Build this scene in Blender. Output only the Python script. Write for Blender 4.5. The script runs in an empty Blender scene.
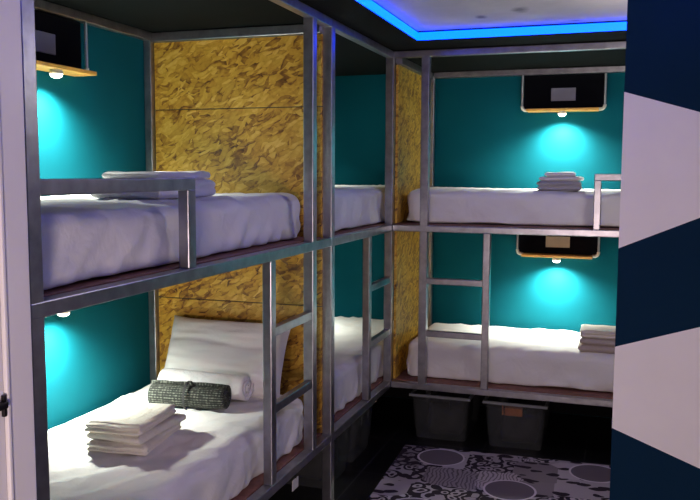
import bpy, bmesh, math, random
from mathutils import Vector, Matrix, noise
random.seed(7)
PI = math.pi
scene = bpy.context.scene
COL = scene.collection

# ------------------------------------------------------------------ camera
cam_d = bpy.data.cameras.new('camera')
cam_d.sensor_width = 36.0
cam_d.lens = 805.94 / 700 * 36.0
cam_d.clip_start = 0.05
cam = bpy.data.objects.new('camera', cam_d)
COL.objects.link(cam)
R_, D_, F_ = ((0.94751, 0.31968, 0.00462), (0.03479, -0.08873, -0.99545), (-0.31782, 0.94336, -0.09520))
rot = Matrix(((R_[0], -D_[0], -F_[0]), (R_[1], -D_[1], -F_[1]), (R_[2], -D_[2], -F_[2])))
cam.matrix_world = Matrix.Translation((1.3606, -4.8614, 1.7024)) @ rot.to_4x4()
scene.camera = cam

# ------------------------------------------------------------------ world, exposure, added fill lights
w = bpy.data.worlds.new('world'); scene.world = w
w.use_nodes = True
w.node_tree.nodes['Background'].inputs[0].default_value = (0.30, 0.32, 0.40, 1)
w.node_tree.nodes['Background'].inputs[1].default_value = 0.008
vs = scene.view_settings
vs.view_transform = 'Standard'; vs.look = 'None'; vs.gamma = 1.0; vs.use_curve_mapping = False
vs.exposure = 0.0

def area_light(name, loc, target, size, power, color):
    d = bpy.data.lights.new(name, 'AREA'); d.shape = 'DISK'; d.size = size; d.energy = power; d.color = color
    o = bpy.data.objects.new(name, d); COL.objects.link(o); o.location = loc
    o.rotation_euler = (Vector(target) - Vector(loc)).to_track_quat('-Z', 'Y').to_euler()
    return o
area_light('warm_fill_light', (1.15, -5.35, 0.90), (0.8, 0.0, 1.2), 0.5, 41, (1.0, 0.78, 0.75))  # warm fill light added behind the camera, no lamp seen there
def point_light(name, loc, radius, power, color):
    d = bpy.data.lights.new(name, 'POINT'); d.shadow_soft_size = radius; d.energy = power; d.color = color
    o = bpy.data.objects.new(name, d); COL.objects.link(o); o.location = loc
    return o
point_light('ceiling_fill_light', (1.66, -1.15, 2.25), 0.12, 15, (1.0, 0.88, 0.82))  # unseen fill light added behind the partition to brighten the ceiling

# ------------------------------------------------------------------ key dimensions
XW = -1.03      # left wall
YB = 0.95       # back wall
XR = 2.15       # right wall
YE = -7.0       # end of the room behind the camera
ZL, ZM, ZT = 0.38, 1.38, 2.447
BT = 0.042      # beam thickness
YD = -1.11      # divider post between the two left bunks
PY = -1.70      # painted partition
YA = -3.265     # near end of the left run

# ------------------------------------------------------------------ materials
def newmat(name):
    m = bpy.data.materials.new(name); m.use_nodes = True
    nt = m.node_tree; b = nt.nodes['Principled BSDF']
    return m, nt, b
def nd(nt, t, **kw):
    n = nt.nodes.new(t)
    for k, v in kw.items(): setattr(n, k, v)
    return n
def setin(n, **kw):
    for k, v in kw.items(): n.inputs[k.replace('_', ' ')].default_value = v
def ramp(nt, stops, interp='LINEAR'):
    r = nd(nt, 'ShaderNodeValToRGB'); cr = r.color_ramp; cr.interpolation = interp
    while len(cr.elements) > 1: cr.elements.remove(cr.elements[-1])
    cr.elements[0].position = stops[0][0]; cr.elements[0].color = (*stops[0][1], 1)
    for p, c in stops[1:]:
        e = cr.elements.new(p); e.color = (*c, 1)
    return r
def math_n(nt, op, a=None, b=None, c=None):
    n = nd(nt, 'ShaderNodeMath', operation=op)
    for i, v in enumerate((a, b, c)):
        if v is None: continue
        if isinstance(v, (int, float)): n.inputs[i].default_value = v
        else: nt.links.new(v, n.inputs[i])
    return n.outputs[0]
def coords(nt, scale=(1, 1, 1), rot=(0, 0, 0), space='Object'):
    tc = nd(nt, 'ShaderNodeTexCoord'); mp = nd(nt, 'ShaderNodeMapping')
    mp.inputs['Scale'].default_value = scale; mp.inputs['Rotation'].default_value = rot
    nt.links.new(tc.outputs[space], mp.inputs['Vector'])
    return mp.outputs[0]
def simple(name, col, rough=0.6, metal=0.0, var=0.12, nscale=12, bump=0.0, bscale=60, spec=0.5, scale=(1, 1, 1)):
    m, nt, b = newmat(name)
    v = coords(nt, scale)
    n = nd(nt, 'ShaderNodeTexNoise'); setin(n, Scale=nscale, Detail=4.0); nt.links.new(v, n.inputs['Vector'])
    r = ramp(nt, [(0.3, tuple(c * (1 - var) for c in col)), (0.7, tuple(min(1, c * (1 + var)) for c in col))])
    nt.links.new(n.outputs['Fac'], r.inputs[0]); nt.links.new(r.outputs[0], b.inputs['Base Color'])
    setin(b, Roughness=rough, Metallic=metal); b.inputs['Specular IOR Level'].default_value = spec
    if bump:
        n2 = nd(nt, 'ShaderNodeTexNoise'); setin(n2, Scale=bscale, Detail=3.0); nt.links.new(v, n2.inputs['Vector'])
        bp = nd(nt, 'ShaderNodeBump'); setin(bp, Strength=bump, Distance=0.01)
        nt.links.new(n2.outputs['Fac'], bp.inputs['Height']); nt.links.new(bp.outputs[0], b.inputs['Normal'])
    return m
def emit(name, col, s):
    m, nt, b = newmat(name)
    b.inputs['Base Color'].default_value = (*col, 1)
    b.inputs['Emission Color'].default_value = (*col, 1); b.inputs['Emission Strength'].default_value = s
    return m

M = {}
M['steel'] = simple('galvanised_steel', (0.36, 0.36, 0.385), rough=0.34, metal=0.92, var=0.18, nscale=18, bump=0.05, bscale=40)
M['teal'] = simple('teal_wall_paint', (0.0015, 0.092, 0.122), rough=0.75, var=0.05, nscale=4, bump=0.02, bscale=120, spec=0.08)
M['navy'] = simple('petrol_blue_paint', (0.002, 0.022, 0.055), rough=0.85, var=0.04, nscale=5, bump=0.02, spec=0.15)
M['white_wall'] = simple('white_wall_paint', (0.90, 0.87, 0.88), rough=0.6, var=0.02, nscale=5, bump=0.02)
M['white_door'] = simple('white_door_paint', (0.90, 0.87, 0.85), rough=0.35, var=0.02, nscale=5)
M['ceil'] = None
M['black_panel'] = simple('black_soffit_panel', (0.003, 0.003, 0.0035), rough=0.85, var=0.1, spec=0.1)
M['roof'] = simple('dark_roof_panel', (0.006, 0.008, 0.008), rough=0.9, var=0.1, nscale=6, spec=0.1)
M['shade_paint'] = simple('under_bed_shade', (0.006, 0.006, 0.007), rough=0.9, spec=0.1)  # near-black colour standing in for the shade under the beds
M['ply'] = simple('brown_plywood', (0.22, 0.090, 0.066), rough=0.6, var=0.25, nscale=10, scale=(3, 3, 20))
M['lampboard'] = simple('black_backboard', (0.003, 0.0035, 0.006), rough=0.8, var=0.1, spec=0.1)
M['conduit'] = simple('grey_conduit', (0.42, 0.45, 0.47), rough=0.4, metal=0.2)
M['elbow'] = simple('cream_elbow', (0.75, 0.72, 0.60), rough=0.4)
M['gold'] = simple('golden_pine', (0.75, 0.40, 0.08), rough=0.4, var=0.15, nscale=20)
M['socket'] = simple('socket_plate', (0.30, 0.31, 0.36), rough=0.4, var=0.05)
M['socket_cream'] = simple('cream_socket_plate', (0.62, 0.56, 0.30), rough=0.4, var=0.05)
M['bulb'] = emit('lit_bulb', (1.0, 0.93, 0.78), 9.0)
M['led'] = emit('blue_led', (0.0, 0.045, 1.0), 9.0)
M['black_metal'] = simple('black_metal', (0.015, 0.012, 0.012), rough=0.4, metal=0.5)
M['carton'] = simple('orange_carton', (0.95, 0.30, 0.09), rough=0.6, var=0.2, nscale=30)
M['contents'] = simple('dark_cloth', (0.035, 0.033, 0.035), rough=0.8, var=0.3)
M['tag'] = simple('white_tag', (0.75, 0.73, 0.68), rough=0.5)

def cloth(name, col, bump=0.25, scale=9.0, stretch=(1, 1, 1)):
    m, nt, b = newmat(name)
    v = coords(nt, stretch)
    n = nd(nt, 'ShaderNodeTexNoise'); setin(n, Scale=scale, Detail=3.0, Distortion=0.6); nt.links.new(v, n.inputs['Vector'])
    n2 = nd(nt, 'ShaderNodeTexNoise'); setin(n2, Scale=260.0, Detail=2.0); nt.links.new(v, n2.inputs['Vector'])
    h = math_n(nt, 'ADD', n.outputs['Fac'], math_n(nt, 'MULTIPLY', n2.outputs['Fac'], 0.06))
    bp = nd(nt, 'ShaderNodeBump'); setin(bp, Strength=bump, Distance=0.04)
    nt.links.new(h, bp.inputs['Height']); nt.links.new(bp.outputs[0], b.inputs['Normal'])
    b.inputs['Base Color'].default_value = (*col, 1)
    setin(b, Roughness=0.85); b.inputs['Specular IOR Level'].default_value = 0.2
    b.inputs['Sheen Weight'].default_value = 0.1
    return m
M['sheet'] = cloth('white_sheet', (0.80, 0.79, 0.77), 0.22)
M['pillow'] = cloth('white_pillowcase', (0.82, 0.80, 0.77), 0.2, 7)
M['towel'] = cloth('cream_terry', (0.72, 0.68, 0.60), 0.3, 30)
M['towel_white'] = cloth('white_terry', (0.78, 0.76, 0.76), 0.3, 30)
M['towel_grey'] = cloth('grey_terry', (0.36, 0.35, 0.38), 0.3, 30)
M['towel_taupe'] = cloth('taupe_terry', (0.47, 0.40, 0.36), 0.3, 30)

def concrete():
    m, nt, b = newmat('grey_concrete')
    v = coords(nt)
    n = nd(nt, 'ShaderNodeTexNoise'); setin(n, Scale=2.2, Detail=8.0, Roughness=0.65); nt.links.new(v, n.inputs['Vector'])
    r = ramp(nt, [(0.3, (0.50, 0.485, 0.47)), (0.7, (0.66, 0.64, 0.62))]); nt.links.new(n.outputs['Fac'], r.inputs[0])
    v2 = coords(nt, (3.0, 7.0, 1))
    n2 = nd(nt, 'ShaderNodeTexNoise'); setin(n2, Scale=1.1, Detail=3.0); nt.links.new(v2, n2.inputs['Vector'])
    s = ramp(nt, [(0.74, (0, 0, 0)), (0.80, (1, 1, 1))]); nt.links.new(n2.outputs['Fac'], s.inputs[0])
    # two dark smudges on the slab
    blot = s.outputs[0]
    for (cx, cy, sx, sy) in ((0.636, -0.608, 0.035, 0.060), (0.845, -0.731, 0.055, 0.085)):
        mp = nd(nt, 'ShaderNodeMapping'); mp.inputs['Location'].default_value = (-cx / sx, -cy / sy, -2.508 / 0.2); mp.inputs['Scale'].default_value = (1 / sx, 1 / sy, 1 / 0.2)
        tcs = nd(nt, 'ShaderNodeTexCoord'); nt.links.new(tcs.outputs['Object'], mp.inputs[0])
        ad = nd(nt, 'ShaderNodeVectorMath', operation='ADD'); nz = nd(nt, 'ShaderNodeTexNoise'); setin(nz, Scale=9.0, Detail=3.0)
        nt.links.new(tcs.outputs['Object'], nz.inputs['Vector']); nt.links.new(mp.outputs[0], ad.inputs[0])
        nzs = nd(nt, 'ShaderNodeVectorMath', operation='SUBTRACT'); nt.links.new(nz.outputs['Color'], nzs.inputs[0]); nzs.inputs[1].default_value = (0.5, 0.5, 0.5)
        nt.links.new(nzs.outputs[0], ad.inputs[1])
        ln = nd(nt, 'ShaderNodeVectorMath', operation='LENGTH'); nt.links.new(ad.outputs[0], ln.inputs[0])
        rr = ramp(nt, [(0.3, (1, 1, 1)), (1.0, (0, 0, 0))]); nt.links.new(ln.outputs['Value'], rr.inputs[0])
        blot = math_n(nt, 'MAXIMUM', blot, rr.outputs[0])
    mx = nd(nt, 'ShaderNodeMixRGB'); mx.inputs[2].default_value = (0.22, 0.215, 0.21, 1)
    nt.links.new(blot, mx.inputs[0]); nt.links.new(r.outputs[0], mx.inputs[1])
    nt.links.new(mx.outputs[0], b.inputs['Base Color']); setin(b, Roughness=0.8)
    return m
M['ceil'] = concrete()

def osb():
    m, nt, b = newmat('strand_board')
    tc = nd(nt, 'ShaderNodeTexCoord'); sp = nd(nt, 'ShaderNodeSeparateXYZ'); nt.links.new(tc.outputs['Object'], sp.inputs[0])
    cb = nd(nt, 'ShaderNodeCombineXYZ')
    nt.links.new(math_n(nt, 'ADD', sp.outputs[0], sp.outputs[1]), cb.inputs[0]); nt.links.new(sp.outputs[2], cb.inputs[1])
    # slight warp so flakes curl
    wn = nd(nt, 'ShaderNodeTexNoise'); setin(wn, Scale=9.0, Detail=2.0); nt.links.new(cb.outputs[0], wn.inputs['Vector'])
    wv = nd(nt, 'ShaderNodeVectorMath', operation='MULTIPLY_ADD')
    nt.links.new(wn.outputs['Color'], wv.inputs[0]); wv.inputs[1].default_value = (0.06, 0.06, 0); nt.links.new(cb.outputs[0], wv.inputs[2])
    layers = []; edges = []
    for ang, sc in ((0.15, (7, 26)), (-0.6, (9, 32)), (0.9, (11, 40)), (0.4, (20, 66))):
        mp = nd(nt, 'ShaderNodeMapping'); mp.vector_type = 'TEXTURE'
        mp.inputs['Rotation'].default_value = (0, 0, ang); mp.inputs['Scale'].default_value = (1 / sc[0], 1 / sc[1], 1)
        nt.links.new(wv.outputs[0], mp.inputs['Vector'])
        vo = nd(nt, 'ShaderNodeTexVoronoi'); setin(vo, Scale=1.0); nt.links.new(mp.outputs[0], vo.inputs['Vector'])
        sx = nd(nt, 'ShaderNodeSeparateXYZ'); nt.links.new(vo.outputs['Color'], sx.inputs[0])
        layers.append((sx.outputs[0], sx.outputs[1])); edges.append(vo.outputs['Distance'])
    # upper layers cover lower ones where their random value is high
    val = layers[0][0]; dist = edges[0]
    for (a, msk), e in zip(layers[1:], edges[1:]):
        k = math_n(nt, 'GREATER_THAN', msk, 0.55)
        mix = nd(nt, 'ShaderNodeMix'); nt.links.new(k, mix.inputs[0]); nt.links.new(val, mix.inputs[2]); nt.links.new(a, mix.inputs[3])
        val = mix.outputs[0]
        mix2 = nd(nt, 'ShaderNodeMix'); nt.links.new(k, mix2.inputs[0]); nt.links.new(dist, mix2.inputs[2]); nt.links.new(e, mix2.inputs[3])
        dist = mix2.outputs[0]
    big = nd(nt, 'ShaderNodeTexNoise'); setin(big, Scale=3.0, Detail=3.0); nt.links.new(cb.outputs[0], big.inputs['Vector'])
    fine = nd(nt, 'ShaderNodeTexNoise'); setin(fine, Scale=55.0, Detail=3.0); nt.links.new(wv.outputs[0], fine.inputs['Vector'])
    t = math_n(nt, 'ADD', math_n(nt, 'MULTIPLY', val, 0.46), math_n(nt, 'MULTIPLY', big.outputs['Fac'], 0.52))
    t = math_n(nt, 'ADD', t, math_n(nt, 'MULTIPLY', math_n(nt, 'SUBTRACT', fine.outputs['Fac'], 0.5), 0.38))
    t = math_n(nt, 'SUBTRACT', t, math_n(nt, 'MULTIPLY', math_n(nt, 'POWER', dist, 3.0), 0.35))
    r = ramp(nt, [(0.05, (0.10, 0.035, 0.004)), (0.20, (0.25, 0.105, 0.010)), (0.36, (0.52, 0.275, 0.024)), (0.60, (0.68, 0.41, 0.050)), (0.9, (0.86, 0.60, 0.16))])
    nt.links.new(t, r.inputs[0]); nt.links.new(r.outputs[0], b.inputs['Base Color'])
    bp = nd(nt, 'ShaderNodeBump'); setin(bp, Strength=0.25, Distance=0.01)
    nt.links.new(t, bp.inputs['Height']); nt.links.new(bp.outputs[0], b.inputs['Normal'])
    setin(b, Roughness=0.45)
    return m
M['osb'] = osb()

def tiles():
    m, nt, b = newmat('black_floor_tiles')
    v = coords(nt)
    br = nd(nt, 'ShaderNodeTexBrick'); br.offset = 0.0
    setin(br, Scale=1.0); br.inputs['Brick Width'].default_value = 0.6; br.inputs['Row Height'].default_value = 0.6
    br.inputs['Mortar Size'].default_value = 0.004
    br.inputs['Color1'].default_value = (0.006, 0.006, 0.007, 1); br.inputs['Color2'].default_value = (0.008, 0.008, 0.009, 1)
    br.inputs['Mortar'].default_value = (0.05, 0.05, 0.05, 1)
    nt.links.new(v, br.inputs['Vector']); nt.links.new(br.outputs['Color'], b.inputs['Base Color'])
    setin(b, Roughness=0.32)
    return m
M['tile'] = tiles()

def rugmat():
    m, nt, b = newmat('patterned_rug_pile')
    tc = nd(nt, 'ShaderNodeTexCoord'); O = tc.outputs['Object']
    wn = nd(nt, 'ShaderNodeTexNoise'); setin(wn, Scale=7.0, Detail=2.0); nt.links.new(O, wn.inputs['Vector'])
    wv = nd(nt, 'ShaderNodeVectorMath', operation='MULTIPLY_ADD')
    nt.links.new(wn.outputs['Color'], wv.inputs[0]); wv.inputs[1].default_value = (0.09, 0.09, 0); nt.links.new(O, wv.inputs[2])
    # curls: eyelets inside dark round leaves
    vo = nd(nt, 'ShaderNodeTexVoronoi'); setin(vo, Scale=15.0); nt.links.new(wv.outputs[0], vo.inputs['Vector'])
    d = vo.outputs['Distance']
    leaf = math_n(nt, 'LESS_THAN', d, 0.68)
    eye = math_n(nt, 'MULTIPLY', math_n(nt, 'LESS_THAN', d, 0.42), math_n(nt, 'GREATER_THAN', d, 0.22))
    curls = math_n(nt, 'SUBTRACT', leaf, eye)
    # sparse slim leaves
    v2 = nd(nt, 'ShaderNodeMapping'); v2.inputs['Scale'].default_value = (8, 16, 1); v2.inputs['Rotation'].default_value = (0, 0, 0.6); nt.links.new(wv.outputs[0], v2.inputs[0])
    vb = nd(nt, 'ShaderNodeTexVoronoi'); setin(vb, Scale=1.0); nt.links.new(v2.outputs[0], vb.inputs['Vector'])
    slim = math_n(nt, 'LESS_THAN', vb.outputs['Distance'], 0.36)
    # fine hatching
    wa = nd(nt, 'ShaderNodeTexWave'); setin(wa, Scale=14.0, Distortion=3.0, Detail=1.0); nt.links.new(wv.outputs[0], wa.inputs['Vector'])
    hatch = math_n(nt, 'MULTIPLY', math_n(nt, 'GREATER_THAN', wa.outputs['Fac'], 0.72), 0.6)
    pc = nd(nt, 'ShaderNodeTexVoronoi', distance='CHEBYCHEV'); setin(pc, Scale=3.8, Randomness=0.5); nt.links.new(O, pc.inputs['Vector'])
    px = nd(nt, 'ShaderNodeSeparateXYZ'); nt.links.new(pc.outputs['Color'], px.inputs[0])
    def sel(k, a, c):
        mx = nd(nt, 'ShaderNodeMix'); nt.links.new(k, mx.inputs[0]); nt.links.new(a, mx.inputs[2]); nt.links.new(c, mx.inputs[3]); return mx.outputs[0]
    pat = sel(math_n(nt, 'GREATER_THAN', px.outputs[0], 0.22), slim, curls)
    pat = sel(math_n(nt, 'GREATER_THAN', px.outputs[0], 0.80), pat, hatch)
    # medallions on a diagonal lattice
    sp = nd(nt, 'ShaderNodeSeparateXYZ'); nt.links.new(O, sp.inputs[0])
    def cell(off):
        u = math_n(nt, 'SUBTRACT', math_n(nt, 'FRACT', math_n(nt, 'ADD', math_n(nt, 'DIVIDE', math_n(nt, 'SUBTRACT', sp.outputs[0], 0.257), 0.88), 10.5 + off)), 0.5)
        v = math_n(nt, 'SUBTRACT', math_n(nt, 'FRACT', math_n(nt, 'ADD', math_n(nt, 'DIVIDE', math_n(nt, 'ADD', sp.outputs[1], 0.160), 0.78), 10.5 + off)), 0.5)
        u = math_n(nt, 'MULTIPLY', u, 0.88); v = math_n(nt, 'MULTIPLY', v, 0.78)
        return math_n(nt, 'SQRT', math_n(nt, 'ADD', math_n(nt, 'MULTIPLY', u, u), math_n(nt, 'MULTIPLY', v, v)))
    dm = math_n(nt, 'MINIMUM', cell(0.0), cell(0.5))
    base = nd(nt, 'ShaderNodeMixRGB'); nt.links.new(pat, base.inputs[0])
    tr = ramp(nt, [(0.0, (0.24, 0.205, 0.215)), (0.5, (0.40, 0.35, 0.365)), (1.0, (0.58, 0.52, 0.54))]); nt.links.new(px.outputs[1], tr.inputs[0]); nt.links.new(tr.outputs[0], base.inputs[1])
    base.inputs[2].default_value = (0.035, 0.026, 0.033, 1)
    m1 = nd(nt, 'ShaderNodeMixRGB'); nt.links.new(math_n(nt, 'LESS_THAN', dm, 0.142), m1.inputs[0]); nt.links.new(base.outputs[0], m1.inputs[1]); m1.inputs[2].default_value = (0.70, 0.63, 0.66, 1)
    m2 = nd(nt, 'ShaderNodeMixRGB'); nt.links.new(math_n(nt, 'LESS_THAN', dm, 0.130), m2.inputs[0]); nt.links.new(m1.outputs[0], m2.inputs[1]); m2.inputs[2].default_value = (0.17, 0.14, 0.155, 1)
    nt.links.new(m2.outputs[0], b.inputs['Base Color']); setin(b, Roughness=0.9); b.inputs['Specular IOR Level'].default_value = 0.15
    return m
M['rug'] = rugmat()

def plastic():
    m, nt, b = newmat('translucent_plastic')
    v = coords(nt)
    n = nd(nt, 'ShaderNodeTexNoise'); setin(n, Scale=8.0); nt.links.new(v, n.inputs['Vector'])
    r = ramp(nt, [(0.3, (0.085, 0.093, 0.095)), (0.7, (0.11, 0.118, 0.12))]); nt.links.new(n.outputs['Fac'], r.inputs[0])
    nt.links.new(r.outputs[0], b.inputs['Base Color']); setin(b, Roughness=0.3, Alpha=0.26)
    return m
M['plastic'] = plastic()
M['rim'] = simple('frosted_plastic_rim', (0.24, 0.26, 0.265), rough=0.3)

def rollstripe():
    m, nt, b = newmat('striped_dark_towel')
    tc = nd(nt, 'ShaderNodeTexCoord'); sp = nd(nt, 'ShaderNodeSeparateXYZ'); nt.links.new(tc.outputs['Object'], sp.inputs[0])
    ang = math_n(nt, 'ARCTAN2', sp.outputs[2], sp.outputs[1])
    s = math_n(nt, 'SINE', math_n(nt, 'MULTIPLY', ang, 26.0))
    s2 = math_n(nt, 'SINE', math_n(nt, 'MULTIPLY', sp.outputs[0], 420.0))
    n = nd(nt, 'ShaderNodeTexNoise'); setin(n, Scale=90.0, Detail=2.0); nt.links.new(tc.outputs['Object'], n.inputs['Vector'])
    t = math_n(nt, 'ADD', math_n(nt, 'MULTIPLY', s, 0.22), math_n(nt, 'MULTIPLY', s2, 0.07))
    t = math_n(nt, 'ADD', t, n.outputs['Fac'])
    r = ramp(nt, [(0.42, (0.014, 0.016, 0.014)), (0.62, (0.045, 0.050, 0.042)), (0.80, (0.16, 0.17, 0.14))]); nt.links.new(t, r.inputs[0])
    nt.links.new(r.outputs[0], b.inputs['Base Color']); setin(b, Roughness=0.9)
    bp = nd(nt, 'ShaderNodeBump'); setin(bp, Strength=0.5, Distance=0.006); nt.links.new(t, bp.inputs['Height']); nt.links.new(bp.outputs[0], b.inputs['Normal'])
    return m
M['stripe'] = rollstripe()

# ------------------------------------------------------------------ mesh helpers
def bx(bm, x0, x1, y0, y1, z0, z1, bev=0.0, seg=2):
    r = bmesh.ops.create_cube(bm, size=1.0)
    vs_ = r['verts']
    for v in vs_:
        v.co = Vector(((x0 + x1) / 2 + v.co.x * (x1 - x0), (y0 + y1) / 2 + v.co.y * (y1 - y0), (z0 + z1) / 2 + v.co.z * (z1 - z0)))
    if bev:
        es = list({e for v in vs_ for e in v.link_edges})
        bmesh.ops.bevel(bm, geom=es, offset=bev, segments=seg, affect='EDGES', profile=0.5)
    return bm
def cyl(bm, p0, p1, r0, r1=None, n=16):
    p0, p1 = Vector(p0), Vector(p1); r1 = r0 if r1 is None else r1
    d = p1 - p0
    q = Vector((0, 0, 1)).rotation_difference(d.normalized()).to_matrix().to_4x4()
    bmesh.ops.create_cone(bm, cap_ends=True, segments=n, radius1=r0, radius2=r1, depth=d.length,
                          matrix=Matrix.Translation((p0 + p1) / 2) @ q)
    return bm
def tube(bm, pts, r, n=10):
    pts = [Vector(p) for p in pts]; rings = []
    for i, p in enumerate(pts):
        d = (pts[min(i + 1, len(pts) - 1)] - pts[max(i - 1, 0)]).normalized()
        a = d.orthogonal().normalized() if i == 0 else (rings_a - d * rings_a.dot(d)).normalized()
        rings_a = a; c = d.cross(a)
        rings.append([bm.verts.new(p + (a * math.cos(2 * PI * k / n) + c * math.sin(2 * PI * k / n)) * r) for k in range(n)])
    for A, B in zip(rings, rings[1:]):
        for k in range(n): bm.faces.new((A[k], A[(k + 1) % n], B[(k + 1) % n], B[k]))
    bm.faces.new(rings[0][::-1]); bm.faces.new(rings[-1])
    return bm
def obj(name, bm, mat, parent=None, origin=None, smooth=False):
    if parent is not None and origin is None: origin = Vector((0, 0, 0))
    base = Vector(parent['_base']) if parent is not None else Vector((0, 0, 0))
    if origin is None: origin = Vector((0, 0, 0))
    origin = Vector(origin)
    bmesh.ops.recalc_face_normals(bm, faces=bm.faces[:])
    off = base + origin
    for v in bm.verts: v.co -= off
    me = bpy.data.meshes.new(name); bm.to_mesh(me); bm.free()
    if mat is not None: me.materials.append(mat)
    if smooth:
        for p in me.polygons: p.use_smooth = True
    o = bpy.data.objects.new(name, me); COL.objects.link(o)
    if parent is not None:
        o.parent = parent
        o['_base'] = tuple(off)
    else:
        o['_base'] = tuple(origin)
    o.location = origin
    return o
def thing(name, label, cat, loc, group=None):
    o = bpy.data.objects.new(name, None); COL.objects.link(o); o.location = loc
    o.empty_display_size = 0.1
    o['_base'] = tuple(loc); o['label'] = label; o['category'] = cat
    if group: o['group'] = group
    return o
def tag(o, label, cat, group=None, kind=None):
    o['label'] = label; o['category'] = cat
    if group: o['group'] = group
    if kind: o['kind'] = kind
    return o
def struct(name, bm, mat, label=None):
    o = obj(name, bm, mat); o['kind'] = 'structure'
    if label: o['label'] = label
    return o
def nb(): return bmesh.new()

# ------------------------------------------------------------------ the room
struct('floor', bx(nb(), XW - .1, XR + .1, YE - .1, YB + .1, -0.1, 0.0), M['tile'])
struct('wall_left', bx(nb(), XW - .1, XW, YA, YB + .1, 0, 2.6), M['teal'])
struct('wall_back', bx(nb(), XW, XR + .1, YB, YB + .1, 0, 2.6), M['teal'])
struct('wall_right', bx(nb(), XR, XR + .1, YE, YB, 0, 2.6), M['navy'])
struct('wall_end', bx(nb(), -0.1, XR + .1, YE - .1, YE, 0, 2.6), M['white_wall'])
# wall that closes the near end of the bunk niche and turns into the corridor wall with the door
struct('wall_front', bx(nb(), XW - .1, -0.03, YA - .10, YA - .002, 0, 2.6), M['teal'])
struct('wall_corridor', bx(nb(), -0.13, -0.03, YE, YA - .10, 0, 2.6), M['white_wall'])
b = nb()
bx(b, -0.03, 0.004, -3.352, YA - 0.003, 0, 2.45, 0.004)
struct('trim_1', b, M['white_door'])
b = nb(); bx(b, -0.03, 0.010, -3.364, -3.353, 0, 2.10, 0.003); struct('trim_2', b, M['white_door'])
b = nb(); bx(b, -0.03, 0.002, -4.20, -3.3665, 0.005, 2.10, 0.003)
dr = struct('door_1', b, M['white_door'])
b = nb(); bx(b, 0.002, 0.012, -3.378, -3.369, 1.130, 1.182, 0.002); bx(b, 0.002, 0.022, -3.440, -3.374, 1.152, 1.168, 0.003)
obj('door_latch', b, M['black_metal'], dr)
struct('shade_strip_back', bx(nb(), XW + .0005, XR - .001, YB - .0015, YB - .0005, 0.001, .335), M['shade_paint'])  # under-bed shade painted as a dark strip on the back wall
struct('shade_strip_left', bx(nb(), XW + .0005, XW + .0015, YA + .001, YB - .002, 0.001, .335), M['shade_paint'])  # same painted shade strip along the left wall
# ceiling slab, soffit ring
struct('ceiling', bx(nb(), XW - .1, XR + .1, YE - .1, YB + .1, 2.508, 2.6), M['ceil'])
b = nb()
LX, LY = 0.222, -0.30
bx(b, XW, LX, YA, YB, 2.450, 2.507)
bx(b, LX, XR, LY, YB, 2.450, 2.507)
bx(b, 1.72, XR, YE, PY - .001, 2.450, 2.507); bx(b, 1.72, XR, PY + .101, LY, 2.450, 2.507)
struct('trim_3', b, M['black_panel'])
# zigzag painted partition
b = nb()
px0 = 1.354
xs = [px0, 1.80, 2.149]
zz = [[2.5075] * 3, [2.003, 1.868, 1.96], [1.427, 1.622, 1.47], [1.053, 1.198, 1.08], [0.738, 0.566, 0.70], [0.0] * 3]
vg = [[b.verts.new((x, PY, z[i])) for i, x in enumerate(xs)] for z in zz]
vk = [[b.verts.new((x, PY + .10, z[i])) for i, x in enumerate(xs)] for z in zz]
for r_ in range(5):
    for i in range(2):
        f = b.faces.new((vg[r_][i], vg[r_][i + 1], vg[r_ + 1][i + 1], vg[r_ + 1][i])); f.material_index = 0 if r_ % 2 == 0 else 1
        f = b.faces.new((vk[r_][i], vk[r_ + 1][i], vk[r_ + 1][i + 1], vk[r_][i + 1])); f.material_index = 0
    f = b.faces.new((vg[r_][0], vg[r_ + 1][0], vk[r_ + 1][0], vk[r_][0])); f.material_index = 0 if r_ % 2 == 0 else 1
    f = b.faces.new((vg[r_][2], vk[r_][2], vk[r_ + 1][2], vg[r_ + 1][2])); f.material_index = 1
for i in range(2):
    b.faces.new((vg[0][i], vk[0][i], vk[0][i + 1], vg[0][i + 1])); b.faces.new((vg[5][i], vg[5][i + 1], vk[5][i + 1], vk[5][i]))
part = struct('wall_partition', b, M['navy']); part.data.materials.append(M['white_wall'])

# LED strip along the edge of the soffit
b = nb()
bx(b, LX, LX + .010, -3.24, LY - .012, 2.455, 2.498, 0.003)
bx(b, LX, XR - .01, LY - .012, LY - .002, 2.455, 2.498, 0.003)
bx(b, 1.710, 1.72, -6.9, PY - .004, 2.455, 2.498, 0.003); bx(b, 1.710, 1.72, PY + .104, LY - .014, 2.455, 2.498, 0.003)
tag(obj('led_strip', b, M['led']), 'glowing blue light strip along the edge of the dark ceiling soffit', 'light strip')

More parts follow.
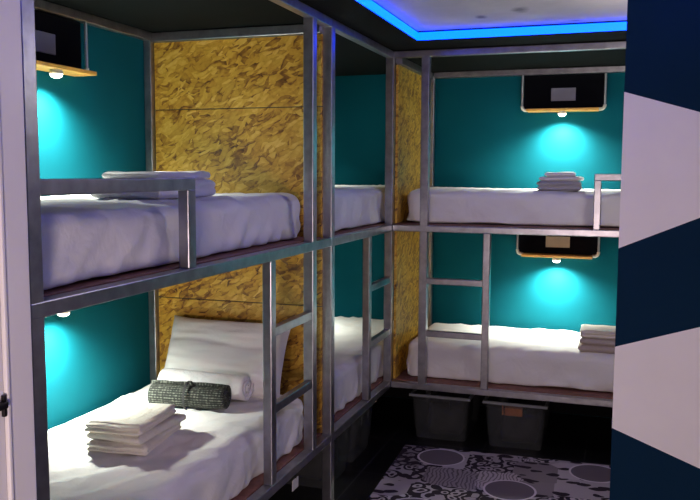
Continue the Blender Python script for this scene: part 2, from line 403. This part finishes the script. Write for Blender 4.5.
# ------------------------------------------------------------------ bunk frames
P_ = 0.050
def sq(parent, name, x0, x1, y0, y1, z0, z1, mat='steel', bev=0.004):
    return obj(name, bx(nb(), x0, x1, y0, y1, z0, z1, bev), M[mat], parent)
def left_bunk(label, y0, y1, ladder, post_y, guard, first, panel):
    t = thing('bunk_bed', label, 'bunk bed', (-0.5, (y0 + y1) / 2, 0), 'steel framed bunk beds around the room')
    for py in post_y:
        sq(t, 'post', -P_, 0, py, py + P_, 0 if py in (YA, YD) else ZL - BT, ZT - .001)
    for z in (ZL, ZM):
        sq(t, 'side_rail', -P_ + .003, 0.001, y0, y1, z - BT, z)
        sq(t, 'wall_rail', XW + .002, XW + .044, y0 + .01, y1 - .01, z - BT, z)
        obj('bed_board', bx(nb(), XW + .046, -P_ + .001, y0 + .012, y1 - .012, z - .012, z + .004, 0.002), M['ply'], t)
    sq(t, 'top_rail', -P_ + .006, 0.001, y0, y1, ZT - .041, ZT)
    sq(t, 'wall_top_rail', XW + .002, XW + .044, y0 + .01, y1 - .01, 2.382, 2.424)
    obj('roof_panel', bx(nb(), XW + .002, -.006, y0 + .01, y1 - .01, 2.426, 2.4485), M['roof'], t)
    for k, py in enumerate((y0 + .002, y1 - .047)):
        if k == 0 and not first: continue
        sq(t, 'rear_post', XW + .003, XW + .045, py, py + .042, 0, 2.40)
    lu, lp = ladder
    sq(t, 'ladder_upright', -P_ + .008, -.001, lu, lu + P_, ZL, ZM - BT)
    for z in (1.035, 0.703):
        sq(t, 'ladder_rung', -P_ + .012, -.005, lu + P_ - .004, lp + .004, z - .022, z + .018)
    if guard:
        g0, g1 = guard
        sq(t, 'guard_rail', -P_ + .008, -.002, g0, g1, 1.642, 1.684)
        sq(t, 'guard_rail_post', -P_ + .008, -.002, g1 - P_, g1, ZM, 1.645)
    if panel:
        # strand-board head end, three boards with dark seams between
        for za, zb in ((ZL + .006, 1.033), (1.0375, 2.024), (2.0285, 2.372)):
            obj('end_panel', bx(nb(), XW + .048, -P_ + .004, YD - .017, YD - .001, za, zb, 0.0015), M['osb'], t)
        for zs in (1.0352, 2.0262):
            obj('joint_strip', bx(nb(), XW + .049, -P_ + .003, YD - .010, YD - .002, zs - .0021, zs + .0021), M['contents'], t)
        sq(t, 'end_top_rail', XW + .046, -P_ + .004, YD - .041, YD - .001, 2.374, 2.420)
    return t
bunkA = left_bunk('grey steel bunk bed nearest the camera, with guard rail and wide strand board end', YA, YD, (-1.837, -1.362), (YA, -1.362), (YA + P_ - .004, -2.447), True, True)
bunkB = left_bunk('grey steel bunk bed in the far left corner, behind the strand board end', YD + .0, YB - .006, (-0.470, 0.0), (YD, 0.0), None, False, False)
# bunk C against the back wall
XC1 = 2.14
t = thing('bunk_bed', 'grey steel bunk bed along the back wall above the two clear storage boxes', 'bunk bed', (1.05, 0.47, 0), 'steel framed bunk beds around the room')
bunkC = t
for x in (0.176, XC1 - P_):
    sq(t, 'post', x, x + P_, 0.0, P_, 0.340 if x < 1 else 0, ZT - .001)
for z in (ZL, ZM):
    sq(t, 'side_rail', 0.001, XC1, -.001, P_ - .003, z - .039, z)
    sq(t, 'wall_rail', 0.03, XC1, YB - .044, YB - .002, z - BT, z)
    obj('bed_board', bx(nb(), 0.004, XC1 - .01, P_ - .001, YB - .046, z - .012, z + .004, 0.002), M['ply'], t)
sq(t, 'top_rail', 0.001, XC1, -.001, P_ - .006, ZT - .040, ZT)
sq(t, 'wall_top_rail', 0.045, XC1, YB - .044, YB - .002, 2.383, 2.425)
obj('roof_panel', bx(nb(), 0.003, XC1, .004, YB - .002, 2.427, 2.4485), M['roof'], t)
sq(t, 'rear_post', 0.019, 0.052, YB - .047, YB - .005, 0, 2.40)
for za, zb in ((ZL + .006, 1.376), (1.387, 2.372)):
    obj('end_panel', bx(nb(), 0.002, 0.018, P_ + .001, YB - .008, za, zb, 0.0015), M['osb'], t)
sq(t, 'end_top_rail', 0.002, 0.042, P_ + .001, YB - .05, 2.374, 2.420)
sq(t, 'ladder_upright', 0.572, 0.616, .001, P_ - .008, ZL, ZM - .038)
for z in (1.035, 0.703):
    sq(t, 'ladder_rung', 0.222, 0.576, .005, P_ - .012, z - .020, z + .018)
sq(t, 'guard_rail', 1.205, XC1, .002, P_ - .008, 1.664, 1.704)
sq(t, 'guard_rail_post', 1.205, 1.245, .002, P_ - .008, ZM, 1.666)

# ------------------------------------------------------------------ mattresses
def rounded(bm, c, half, rad, n=(40, 60, 12), fn=None, rzb=None):
    """box surface grid with ellipsoidal rounded edges, then fn(p, q, unit) displaces"""
    hx, hy, hz = half; rx, ry, rz0 = rad
    rzb = rz0 if rzb is None else rzb
    cache = {}
    def vert(i, j, k):
        key = (i, j, k)
        if key in cache: return cache[key]
        def g(i, n_, h, r):       # finer sampling towards the ends
            u = -1 + 2 * i / n_
            return h * math.copysign(1 - (1 - abs(u)) ** 1.35, u)
        q = Vector((g(i, n[0], hx, rx), g(j, n[1], hy, ry), g(k, n[2], hz, rz0)))
        rz = rz0 if q.z > 0 else rzb
        inn = Vector((max(-hx + rx, min(hx - rx, q.x)), max(-hy + ry, min(hy - ry, q.y)), max(-hz + rz, min(hz - rz, q.z))))
        d = q - inn; s = Vector((d.x / rx, d.y / ry, d.z / rz)); L = s.length
        nrm = s / L if L > 1e-6 else Vector((0, 0, 1))
        p = inn + Vector((nrm.x * rx, nrm.y * ry, nrm.z * rz)) if L > 1e-6 else q
        if fn: p = fn(p, nrm)
        v = bm.verts.new(p + Vector(c)); cache[key] = v; return v
    I, J, K = n
    for i in range(I):
        for j in range(J):
            for k in (0, K):
                bm.faces.new((vert(i, j, k), vert(i + 1, j, k), vert(i + 1, j + 1, k), vert(i, j + 1, k)))
    for i in range(I):
        for k in range(K):
            for j in (0, J):
                bm.faces.new((vert(i, j, k), vert(i + 1, j, k), vert(i + 1, j, k + 1), vert(i, j, k + 1)))
    for j in range(J):
        for k in range(K):
            for i in (0, I):
                bm.faces.new((vert(i, j, k), vert(i, j + 1, k), vert(i, j + 1, k + 1), vert(i, j, k + 1)))
    return bm
def mattress(x0, x1, y0, y1, z0, z1, seed, along, label, wr=1.0, hem=0.020, skew=0.0):
    c = Vector(((x0 + x1) / 2, (y0 + y1) / 2, (z0 + z1) / 2)); h = Vector(((x1 - x0) / 2, (y1 - y0) / 2, (z1 - z0) / 2))
    S = Vector((seed * 7.3, seed * 3.1, seed * 1.7))
    def fn(p, nrm):
        a = p.x if along == 'x' else p.y      # along the bed
        o = p.y if along == 'x' else p.x
        f = (p.z + h.z) / (2 * h.z)           # 0 bottom .. 1 top
        q = p.copy()
        if nrm.z > 0.3:                         # top: soft dips and some long creases
            k = nrm.z
            dz = noise.noise(Vector((a * 1.6, o * 2.4, 0)) + S) * 0.008
            cr = noise.noise(Vector((a * 3.2 + o * 2.2, (o - a * 0.5) * 11.0, 3)) + S)
            dz += (max(0, 0.5 - abs(cr)) ** 2) * 0.045 * wr - 0.008
            q.z += dz * k
        hz = Vector((nrm.x, nrm.y, 0))
        if hz.length > 0.25 and f < 0.97:
            # drape folds on the sides, leaning a little, deeper towards the hem
            u = (a if abs(hz.x if along == 'y' else hz.y) > abs(hz.y if along == 'y' else hz.x) else o)
            fold = noise.noise(Vector((u * 6.5 + f * 1.4, f * 0.9, seed))) * 0.9 + noise.noise(Vector((u * 13 - f * 3.0, f * 1.6, seed + 5))) * 0.7 + noise.noise(Vector((u * 34 + f * 5.0, f * 2.0, seed + 2))) * 0.22
            hz.normalize()
            q += hz * (fold * 0.021 * (1.1 - f) * wr)
        if f < 0.12 and hz.length > 0.2:        # uneven tucked hem
            q.z += max(0.0, noise.noise(Vector((a * 4, o * 4, seed + 9)))) * hem * (1 - f / 0.12)
        return q
    bm = nb()
    n = (90, 36, 14) if along == 'x' else (36, 90, 14)
    rounded(bm, c, h, (0.075, 0.075, 0.055), n, fn, 0.012)
    o = obj('mattress', bm, M['sheet'], None, (c.x, c.y, z0), smooth=True)
    if skew:
        for v in o.data.vertices: v.co = Matrix.Rotation(skew, 3, 'Z') @ v.co
    return tag(o, label, 'mattress', 'sheeted mattresses on the bunks')
g = 0.0045
MA_U = mattress(XW + .047, -0.098, YA + .06, -1.165, ZM + g, 1.600, 1, 'y', 'white sheeted mattress on the upper bunk nearest the camera, behind the guard rail', 1.1, 0.010, 0.028)
MA_L = mattress(XW + .047, -0.085, YA + .06, -1.205, ZL + g, 0.602, 2, 'y', 'white sheeted mattress on the lower left bunk with pillow and striped roll', 1.3)
MB_U = mattress(XW + .047, -0.080, YD + .09, YB - .06, ZM + g, 1.615, 3, 'y', 'white sheeted mattress on the upper bunk in the far left corner')
MB_L = mattress(XW + .047, -0.075, YD + .09, YB - .06, ZL + g, 0.622, 4, 'y', 'white sheeted mattress on the lower bunk in the far left corner')
MC_U = mattress(0.042, 2.07, 0.150, YB - .07, ZM + g, 1.602, 5, 'x', 'white sheeted mattress on the upper back bunk, under a stack of towels')
MC_L = mattress(0.060, 2.07, 0.135, YB - .05, ZL + g, 0.622, 6, 'x', 'white sheeted mattress on the lower back bunk, behind the ladder rungs')

# ------------------------------------------------------------------ pillow
def pillow():
    bm = nb(); N = 40
    W, H, T = 0.68, 0.40, 0.085
    top = {}; bot = {}
    for i in range(N + 1):
        for j in range(N + 1):
            u = -1 + 2 * i / N; v = -1 + 2 * j / N
            e = (1 - u ** 4) * (1 - v ** 4)
            pin = 1 - 0.055 * (1 - abs(v) ** 3) * (abs(u) ** 4)
            pin2 = 1 - 0.075 * (1 - abs(u) ** 3) * (abs(v) ** 4)
            x = u * W / 2 * pin; y = v * H / 2 * pin2
            wn = noise.noise(Vector((u * 2.2, v * 2.4, 4))) * 0.012 + noise.noise(Vector((u * 3, v * 8, 9))) * 0.007
            tz = T * (max(e, 0) ** 0.42)
            crease = -0.012 * math.exp(-((v - 0.30 + 0.06 * math.sin(u * 3)) / 0.06) ** 2) * (1 - u ** 4)
            edge = (i in (0, N) or j in (0, N))
            vt = bm.verts.new((x, y, 0 if edge else tz + (wn + crease) * min(1, e * 3)))
            top[i, j] = vt
            bot[i, j] = vt if edge else bm.verts.new((x, y, -tz * 0.7 + wn * min(1, e * 3)))
    for i in range(N):
        for j in range(N):
            bm.faces.new((top[i, j], top[i + 1, j], top[i + 1, j + 1], top[i, j + 1]))
            q = (bot[i, j], bot[i, j + 1], bot[i + 1, j + 1], bot[i + 1, j])
            if len(set(q)) == 4 and not all(a in top.values() for a in ()):
                try: bm.faces.new(q)
                except ValueError: pass
    # lean on the strand board: local y -> up, local z -> towards the camera
    th = math.radians(66)
    Mx = Matrix(((1, 0, 0), (0, math.cos(th), -math.sin(th)), (0, math.sin(th), math.cos(th))))
    for v in bm.verts: v.co = Mx @ v.co + Vector((-0.525, -1.245, 0.766))
    return bm
tag(obj('pillow', pillow(), M['pillow'], None, (-0.535, -1.30, 0.60), smooth=True), 'white pillow leaning upright against the strand board on the lower left bunk', 'pillow')

# ------------------------------------------------------------------ rolls
def spiral_roll(c, L, rad, turns, ang, sq_=1.0, thick=0.8):
    """one sheet rolled up: spiral section extruded along its axis, sagging slightly"""
    bm = nb(); N = int(turns * 36); pitch = rad / turns
    NX = 24
    def ring(t, off):
        a = t * 2 * PI * turns
        r = rad * (0.06 + 0.94 * t) + off
        return r * math.cos(a - 1.2), r * math.sin(a - 1.2) * sq_
    lay = []
    for off in (0, -pitch * thick):
        g_ = []
        for i in range(N + 1):
            t = i / N; row = []
            for k in range(NX + 1):
                s = -L / 2 + L * k / NX
                y, z = ring(t, off)
                n_ = noise.noise(Vector((s * 14, y * 20, z * 20))) * 0.003
                ex = 0.006 * math.sin(t * turns * 2.1) * (1 if k in (0, NX) else 0) * (1 if k else -1)
                f_ = 1 - 0.06 * (abs(2 * k / NX - 1) ** 6)
                row.append(bm.verts.new((s + ex, (y + n_) * f_, (z + n_) * f_)))
            g_.append(row)
        lay.append(g_)
    A, B = lay
    for i in range(N):
        for k in range(NX):
            bm.faces.new((A[i][k], A[i + 1][k], A[i + 1][k + 1], A[i][k + 1]))
            bm.faces.new((B[i][k], B[i][k + 1], B[i + 1][k + 1], B[i + 1][k]))
        bm.faces.new((A[i][0], B[i][0], B[i + 1][0], A[i + 1][0]))
        bm.faces.new((A[i][NX], A[i + 1][NX], B[i + 1][NX], B[i][NX]))
    for k in range(NX):
        bm.faces.new((A[0][k], A[0][k + 1], B[0][k + 1], B[0][k])); bm.faces.new((A[N][k], B[N][k], B[N][k + 1], A[N][k + 1]))
    Rz = Matrix.Rotation(ang, 3, 'Z')
    for v in bm.verts: v.co = Rz @ v.co + Vector(c)
    return bm
cw = (-0.545, -1.425, 0.676)
o = obj('rolled_sheet', spiral_roll(cw, 0.47, 0.072, 3.2, math.radians(-1), 1.0, .95), M['towel_white'], None, cw, smooth=True)
tag(o, 'white rolled sheet lying between the pillow and the striped roll', 'rolled sheet')
cd = (-0.530, -1.605, 0.662)
t = thing('rolled_towel', 'dark grey striped rolled towel tied round the middle on the lower left bunk', 'rolled towel', cd)
bm = spiral_roll((0, 0, 0), 0.375, 0.064, 3.4, 0, 1.0, .93)
for v in bm.verts: v.co += Vector(cd)
rt = obj('rolled_fabric', bm, M['stripe'], t, smooth=True)
bm = nb()
bmesh.ops.create_cone(bm, cap_ends=False, segments=32, radius1=0.0650, radius2=0.0650, depth=0.010, matrix=Matrix.Translation(cd) @ Matrix.Rotation(PI / 2, 4, 'Y'))
r_ = bmesh.ops.create_cone(bm, cap_ends=False, segments=32, radius1=0.0680, radius2=0.0680, depth=0.010, matrix=Matrix.Translation(cd) @ Matrix.Rotation(PI / 2, 4, 'Y'))
bmesh.ops.create_uvsphere(bm, u_segments=10, v_segments=8, radius=0.009, matrix=Matrix.Translation(Vector(cd) + Vector((0, -0.02, 0.063))))
obj('tie_band', bm, M['contents'], t, smooth=True)
t.rotation_euler = (0, 0, math.radians(7))

# ------------------------------------------------------------------ folded towels
def folded(w_, d_, h_, layers, seed, open_lips=0.7):
    """folded slab: smooth fold at +x and -y, open lips at -x / +y; bottom at z=0"""
    def fn(p, nrm):
        f = (p.z + h_ / 2) / h_
        q = p.copy()
        hz = Vector((nrm.x, nrm.y, 0))
        if hz.length > 0.2:
            g_ = abs(math.sin(PI * layers * min(max(f, 0), 1)))
            amt = (1 - g_) * 0.016 * (0.35 if nrm.x > 0.5 else open_lips + 0.3)
            hz.normalize(); q -= hz * amt
            lay = int(min(layers - 1, f * layers))
            q += hz * 0.012 * noise.noise(Vector((lay * 5.1, seed, hz.x * 2 + hz.y)))
        q.z += noise.noise(Vector((p.x * 9, p.y * 9, seed))) * 0.006 * (0.3 + f)
        q.x += noise.noise(Vector((p.y * 7, p.z * 30, seed + 3))) * 0.006
        q.y += noise.noise(Vector((p.x * 7, p.z * 30, seed + 8))) * 0.006
        return q
    bm = nb()
    r = min(0.02, h_ * 0.35)
    rounded(bm, (0, 0, h_ / 2), (w_ / 2, d_ / 2, h_ / 2), (r * 1.3, r * 1.3, r), (18, 18, 6 * layers), fn)
    return bm
from mathutils.bvhtree import BVHTree
def bvh(o):
    m_ = o.data
    return BVHTree.FromPolygons([v.co + o.location for v in m_.vertices], [tuple(p.vertices) for p in m_.polygons])
TREES = {}
def top_at(o, x, y, rx, ry):
    if o.name not in TREES: TREES[o.name] = bvh(o)
    hs = []
    for i in range(-4, 5):
        for j in range(-4, 5):
            h = TREES[o.name].ray_cast(Vector((x + rx * i / 4, y + ry * j / 4, 3.0 if o.location.z > 1 else 1.3)), Vector((0, 0, -1)))
            if h[0] is not None: hs.append(h[0].z)
    hs.sort()
    return hs[int(len(hs) * 0.85)]
def towel(loc, rot, w_, d_, h_, layers, seed, mat, label, group):
    bm = folded(w_, d_, h_, layers, seed)
    o = obj('folded_towel', bm, M[mat], None, (0, 0, 0), smooth=True)
    o.location = loc; o.rotation_euler = (0, 0, rot)
    return tag(o, label, 'towel', group)
zA = top_at(MA_L, -0.515, -2.075, .15, .17) - .001
ra = math.radians(4)
G = 'folded towels on the lower left bunk'
towel((-0.495, -2.095, zA), ra + .06, 0.26, 0.36, 0.042, 2, 11, 'towel', 'cream folded towel at the bottom of the stack on the lower left bunk', G)
towel((-0.490, -2.085, zA + .041), ra - .07, 0.25, 0.36, 0.034, 1, 12, 'towel', 'cream folded towel in the middle of the stack on the lower left bunk', G)
towel((-0.505, -2.105, zA + .074), ra + .03, 0.25, 0.33, 0.044, 2, 13, 'towel', 'cream folded towel on top of the stack on the lower left bunk', G)
G = 'folded towels on the near upper bunk'
zU = top_at(MA_U, -0.36, -2.14, .14, .25) - .001
towel((-0.36, -2.12, zU), 0.04, 0.30, 0.46, 0.072, 2, 21, 'towel_white', 'thick folded white bedding under a thin towel behind the guard rail', G)
towel((-0.39, -2.06, zU + .070), -0.03, 0.26, 0.38, 0.030, 1, 22, 'towel_white', 'thin white folded towel lying on thick folded bedding behind the guard rail', G)
zC = top_at(MC_U, 0.985, 0.36, .13, .12) - .001
G = 'folded towels on the upper back bunk'
towel((0.985, 0.36, zC), 0.03, 0.27, 0.24, 0.062, 2, 31, 'towel_grey', 'grey folded towel at the bottom of the stack on the upper back bunk', G)
towel((0.995, 0.37, zC + .0615), -0.05, 0.25, 0.23, 0.028, 1, 32, 'towel_white', 'white folded towel in the middle of the stack on the upper back bunk', G)
towel((0.985, 0.38, zC + .089), 0.08, 0.19, 0.20, 0.028, 1, 33, 'towel_white', 'small white folded towel on top of the stack on the upper back bunk', G)
zD = top_at(MC_L, 1.285, 0.30, .15, .13) - .001
G = 'folded towels on the lower back bunk'
towel((1.285, 0.30, zD), 0.02, 0.30, 0.26, 0.040, 1, 41, 'towel_taupe', 'brown folded towel at the bottom of the stack on the lower back bunk', G)
towel((1.290, 0.31, zD + .040), -0.02, 0.29, 0.26, 0.040, 1, 42, 'towel_taupe', 'brown folded towel in the middle of the stack on the lower back bunk', G)
towel((1.280, 0.33, zD + .080), 0.04, 0.28, 0.26, 0.046, 2, 43, 'towel', 'cream folded towel on top of the stack on the lower back bunk', G)

# ------------------------------------------------------------------ reading lamps with socket panel
def lamp(loc, rz, ztop, label, plate, power):
    """built facing -y with the wall at y=0 and the shelf bar at z=0; ztop = how far the conduits rise"""
    t = thing('reading_lamp', label, 'lamp', (0, 0, 0), 'reading lamps over the bunks')
    obj('back_panel', bx(nb(), -.267, .267, -.024, -.002, .004, ztop - .002, 0.002), M['lampboard'], t)
    for s in (-1, 1):
        obj('conduit_pipe', cyl(nb(), (s * .275, -.045, .018), (s * .275, -.045, ztop), .0075, n=14), M['conduit'], t, smooth=False)
        pts = [(s * .275, -.045, .030)] + [(s * (.275 - .026 * (1 - math.cos(a))), -.045, .026 - .026 * math.sin(a)) for a in (0, .4, .8, 1.2, 1.57)] + [(s * .233, -.045, 0)]
        obj('pipe_elbow', tube(nb(), pts, .011), M['elbow'], t, smooth=True)
    obj('shelf_bar', bx(nb(), -.238, .238, -.128, -.003, -.012, .006, .003), M['gold'], t)
    pb = nb(); bx(pb, -.082, .082, -.032, -.0235, .062 if ztop > .2 else .052, .150 if ztop > .2 else .130, .003)
    pl = obj('socket_plate', pb, M[plate], t)
    sk = nb(); cyl(sk, (0, -.095, -.013), (0, -.095, -.030), .026, .030, 20)
    ho = obj('lamp_holder', sk, M['elbow'], t)
    b = nb(); bmesh.ops.create_uvsphere(b, u_segments=20, v_segments=12, radius=.026, matrix=Matrix.Translation((0, -.095, -.032)))
    for v in b.verts: v.co.z = -.032 + (v.co.z + .032) * .62
    obj('bulb', b, M['bulb'], ho, smooth=True)
    d = bpy.data.lights.new('reading_lamp_light', 'SPOT'); d.energy = power; d.color = (0.97, 1.0, 0.88)
    d.spot_size = math.radians(150); d.spot_blend = 1.0; d.shadow_soft_size = 0.02
    lo = bpy.data.objects.new('reading_lamp_light', d); COL.objects.link(lo); lo.parent = t; lo.location = (0, -.110, -.056)
    lo.rotation_euler = (math.radians(2), 0, 0)
    t.location = loc; t.rotation_euler = (0, 0, rz)
    return t
LP = 94.0
lamp((XW, -1.965, 2.145), PI / 2, .237, 'lit lamp under a wooden bar on the left wall above the near upper bunk', 'socket', LP)
lamp((XW, -1.965, 1.120), PI / 2, .216, 'lit lamp half hidden by the side rail above the lower left bunk', 'socket', LP)
lamp((0.953, YB, 2.140), 0, .242, 'lit lamp on a black panel above the upper back bunk', 'socket', LP)
lamp((0.944, YB, 1.138), 0, .198, 'lit lamp on a black panel with cream socket above the lower back bunk', 'socket_cream', LP)
lamp((XW, 0.22, 2.145), PI / 2, .237, 'unseen added lamp on the left wall above the upper bunk in the far corner', 'socket', LP * .5)  # out of view, added to light the upper corner bunk
lamp((XW, 0.22, 1.140), PI / 2, .196, 'unseen added lamp on the left wall above the lower bunk in the far corner', 'socket', LP * .6)  # out of view, added to light the lower corner bunk

# ------------------------------------------------------------------ storage boxes
def storage(label, loc, rz, carton=False):
    """short side faces -y at y=0; 0.39 wide, 0.56 deep, 0.30 tall"""
    t = thing('storage_box', label, 'storage box', (0, 0, 0), 'clear storage boxes under the beds')
    W0, W1, D, H = .160, .186, .56, .292
    bm = nb()
    def loop(w_, y0, y1, z):
        r = .03; pts = []
        for cx, cy, a0 in ((w_ - r, y1 - r, 0), (-w_ + r, y1 - r, PI / 2), (-w_ + r, y0 + r, PI), (w_ - r, y0 + r, 1.5 * PI)):
            for k in range(5):
                a = a0 + k * PI / 8; pts.append(bm.verts.new((cx + r * math.cos(a), cy + r * math.sin(a), z)))
        return pts
    L = [loop(W0, .035, D - .035, .0), loop(W0 + .004, .030, D - .03, .03), loop(W0 + .006, .029, D - .029, .06), loop(W0 + .012, .022, D - .022, .075), loop(W1, .010, D - .010, H),
         loop(W1 - .004, .014, D - .014, H), loop(W0 + .002, .036, D - .036, .006)]
    for A, B in zip(L, L[1:]):
        n = len(A)
        for k in range(n): bm.faces.new((A[k], A[(k + 1) % n], B[(k + 1) % n], B[k]))
    bm.faces.new(L[0][::-1]); bm.faces.new(L[-1])
    tub = obj('tub', bm, M['plastic'], t)
    bm = nb()
    bx(bm, -W1 - .012, W1 + .012, -.004, .014, H - .012, H + .006, .003); bx(bm, -W1 - .012, W1 + .012, D - .014, D + .004, H - .012, H + .006, .003)
    bx(bm, -W1 - .012, -W1 + .006, .010, D - .010, H - .012, H + .006, .003); bx(bm, W1 - .006, W1 + .012, .010, D - .010, H - .012, H + .006, .003)
    obj('rim', bm, M['rim'], t)
    bm = nb(); bx(bm, -.07, -.06, .004, .016, .21, H - .01, .003); bx(bm, .06, .07, .004, .016, .21, H - .01, .003); bx(bm, -.07, .07, .004, .016, H - .03, H - .012, .003)
    obj('handle', bm, M['plastic'], t)
    bm = nb()
    rounded(bm, (0.02, D / 2, .115), (.115, D / 2 - .07, .10), (.04, .05, .04), (12, 16, 8), lambda p, n: p + Vector((noise.noise(p * 11) * .015, noise.noise(p * 9) * .015, noise.noise(p * 8) * .02)))
    o = obj('folded_cloth', bm, M['contents'], None, (0, 0, 0.0075), smooth=True)
    o.location = Vector(loc) + Vector((0, 0, .0095)); o.rotation_euler = (0, 0, rz)
    tag(o, 'dark folded cloth inside the ' + label.replace(' storage', '').replace(', next to', ' by').replace(' with an orange carton', ' with carton').replace(', farther from', ' beyond'), 'cloth', 'folded cloths inside the storage boxes')
    if carton:
        bm = nb(); bx(bm, -.062, .062, .040, .075, .205, .275, .003)
        oc = obj('carton', bm, M['carton'], None, (0, 0, 0))
        oc.location = Vector(loc) + Vector((-.02, 0, 0)); oc.rotation_euler = (0, 0, rz)
        tag(oc, 'small orange carton inside the right storage box under the back bunk', 'carton')
    t.location = loc; t.rotation_euler = (0, 0, rz)
    return t
storage('clear storage box under the ladder of the back bunk', (0.306, 0.055, 0.0), 0)
storage('clear storage box with an orange carton under the back bunk', (0.779, 0.045, 0.0), 0, True)
storage('clear storage box under the corner bunk, next to the steel divider post', (-0.055, -0.755, 0.0), PI / 2)
storage('clear storage box under the corner bunk, farther from the divider post', (-0.055, -0.335, 0.0), PI / 2)

# ------------------------------------------------------------------ rug
b = nb(); bx(b, 0, 1.33, -2.0, 0, 0.0, 0.010, 0.004)
o = obj('rug', b, M['rug'], None, (0, 0, 0)); o.location = (0.124, -0.094, 0.0005); o.rotation_euler = (0, 0, math.radians(2.2))
tag(o, 'grey and black ornamental patterned rug on the dark tiled floor', 'rug')

# ------------------------------------------------------------------ hanging tag
t = thing('hanging_tag', 'small white tag hanging on a dark cord from the lower left bed rail', 'tag', (-0.02, -1.537, 0.335))
b = nb(); bx(b, -.022, -.018, -1.572, -1.502, .252, .302, .0015); obj('tag_plate', b, M['tag'], t)
b = nb(); tube(b, [(-.02, -1.530, .300), (-.02, -1.532, .318), (-.02, -1.534, .338)], .003); obj('cord', b, M['black_metal'], t)

for o in bpy.data.objects:
    if '_base' in o: del o['_base']
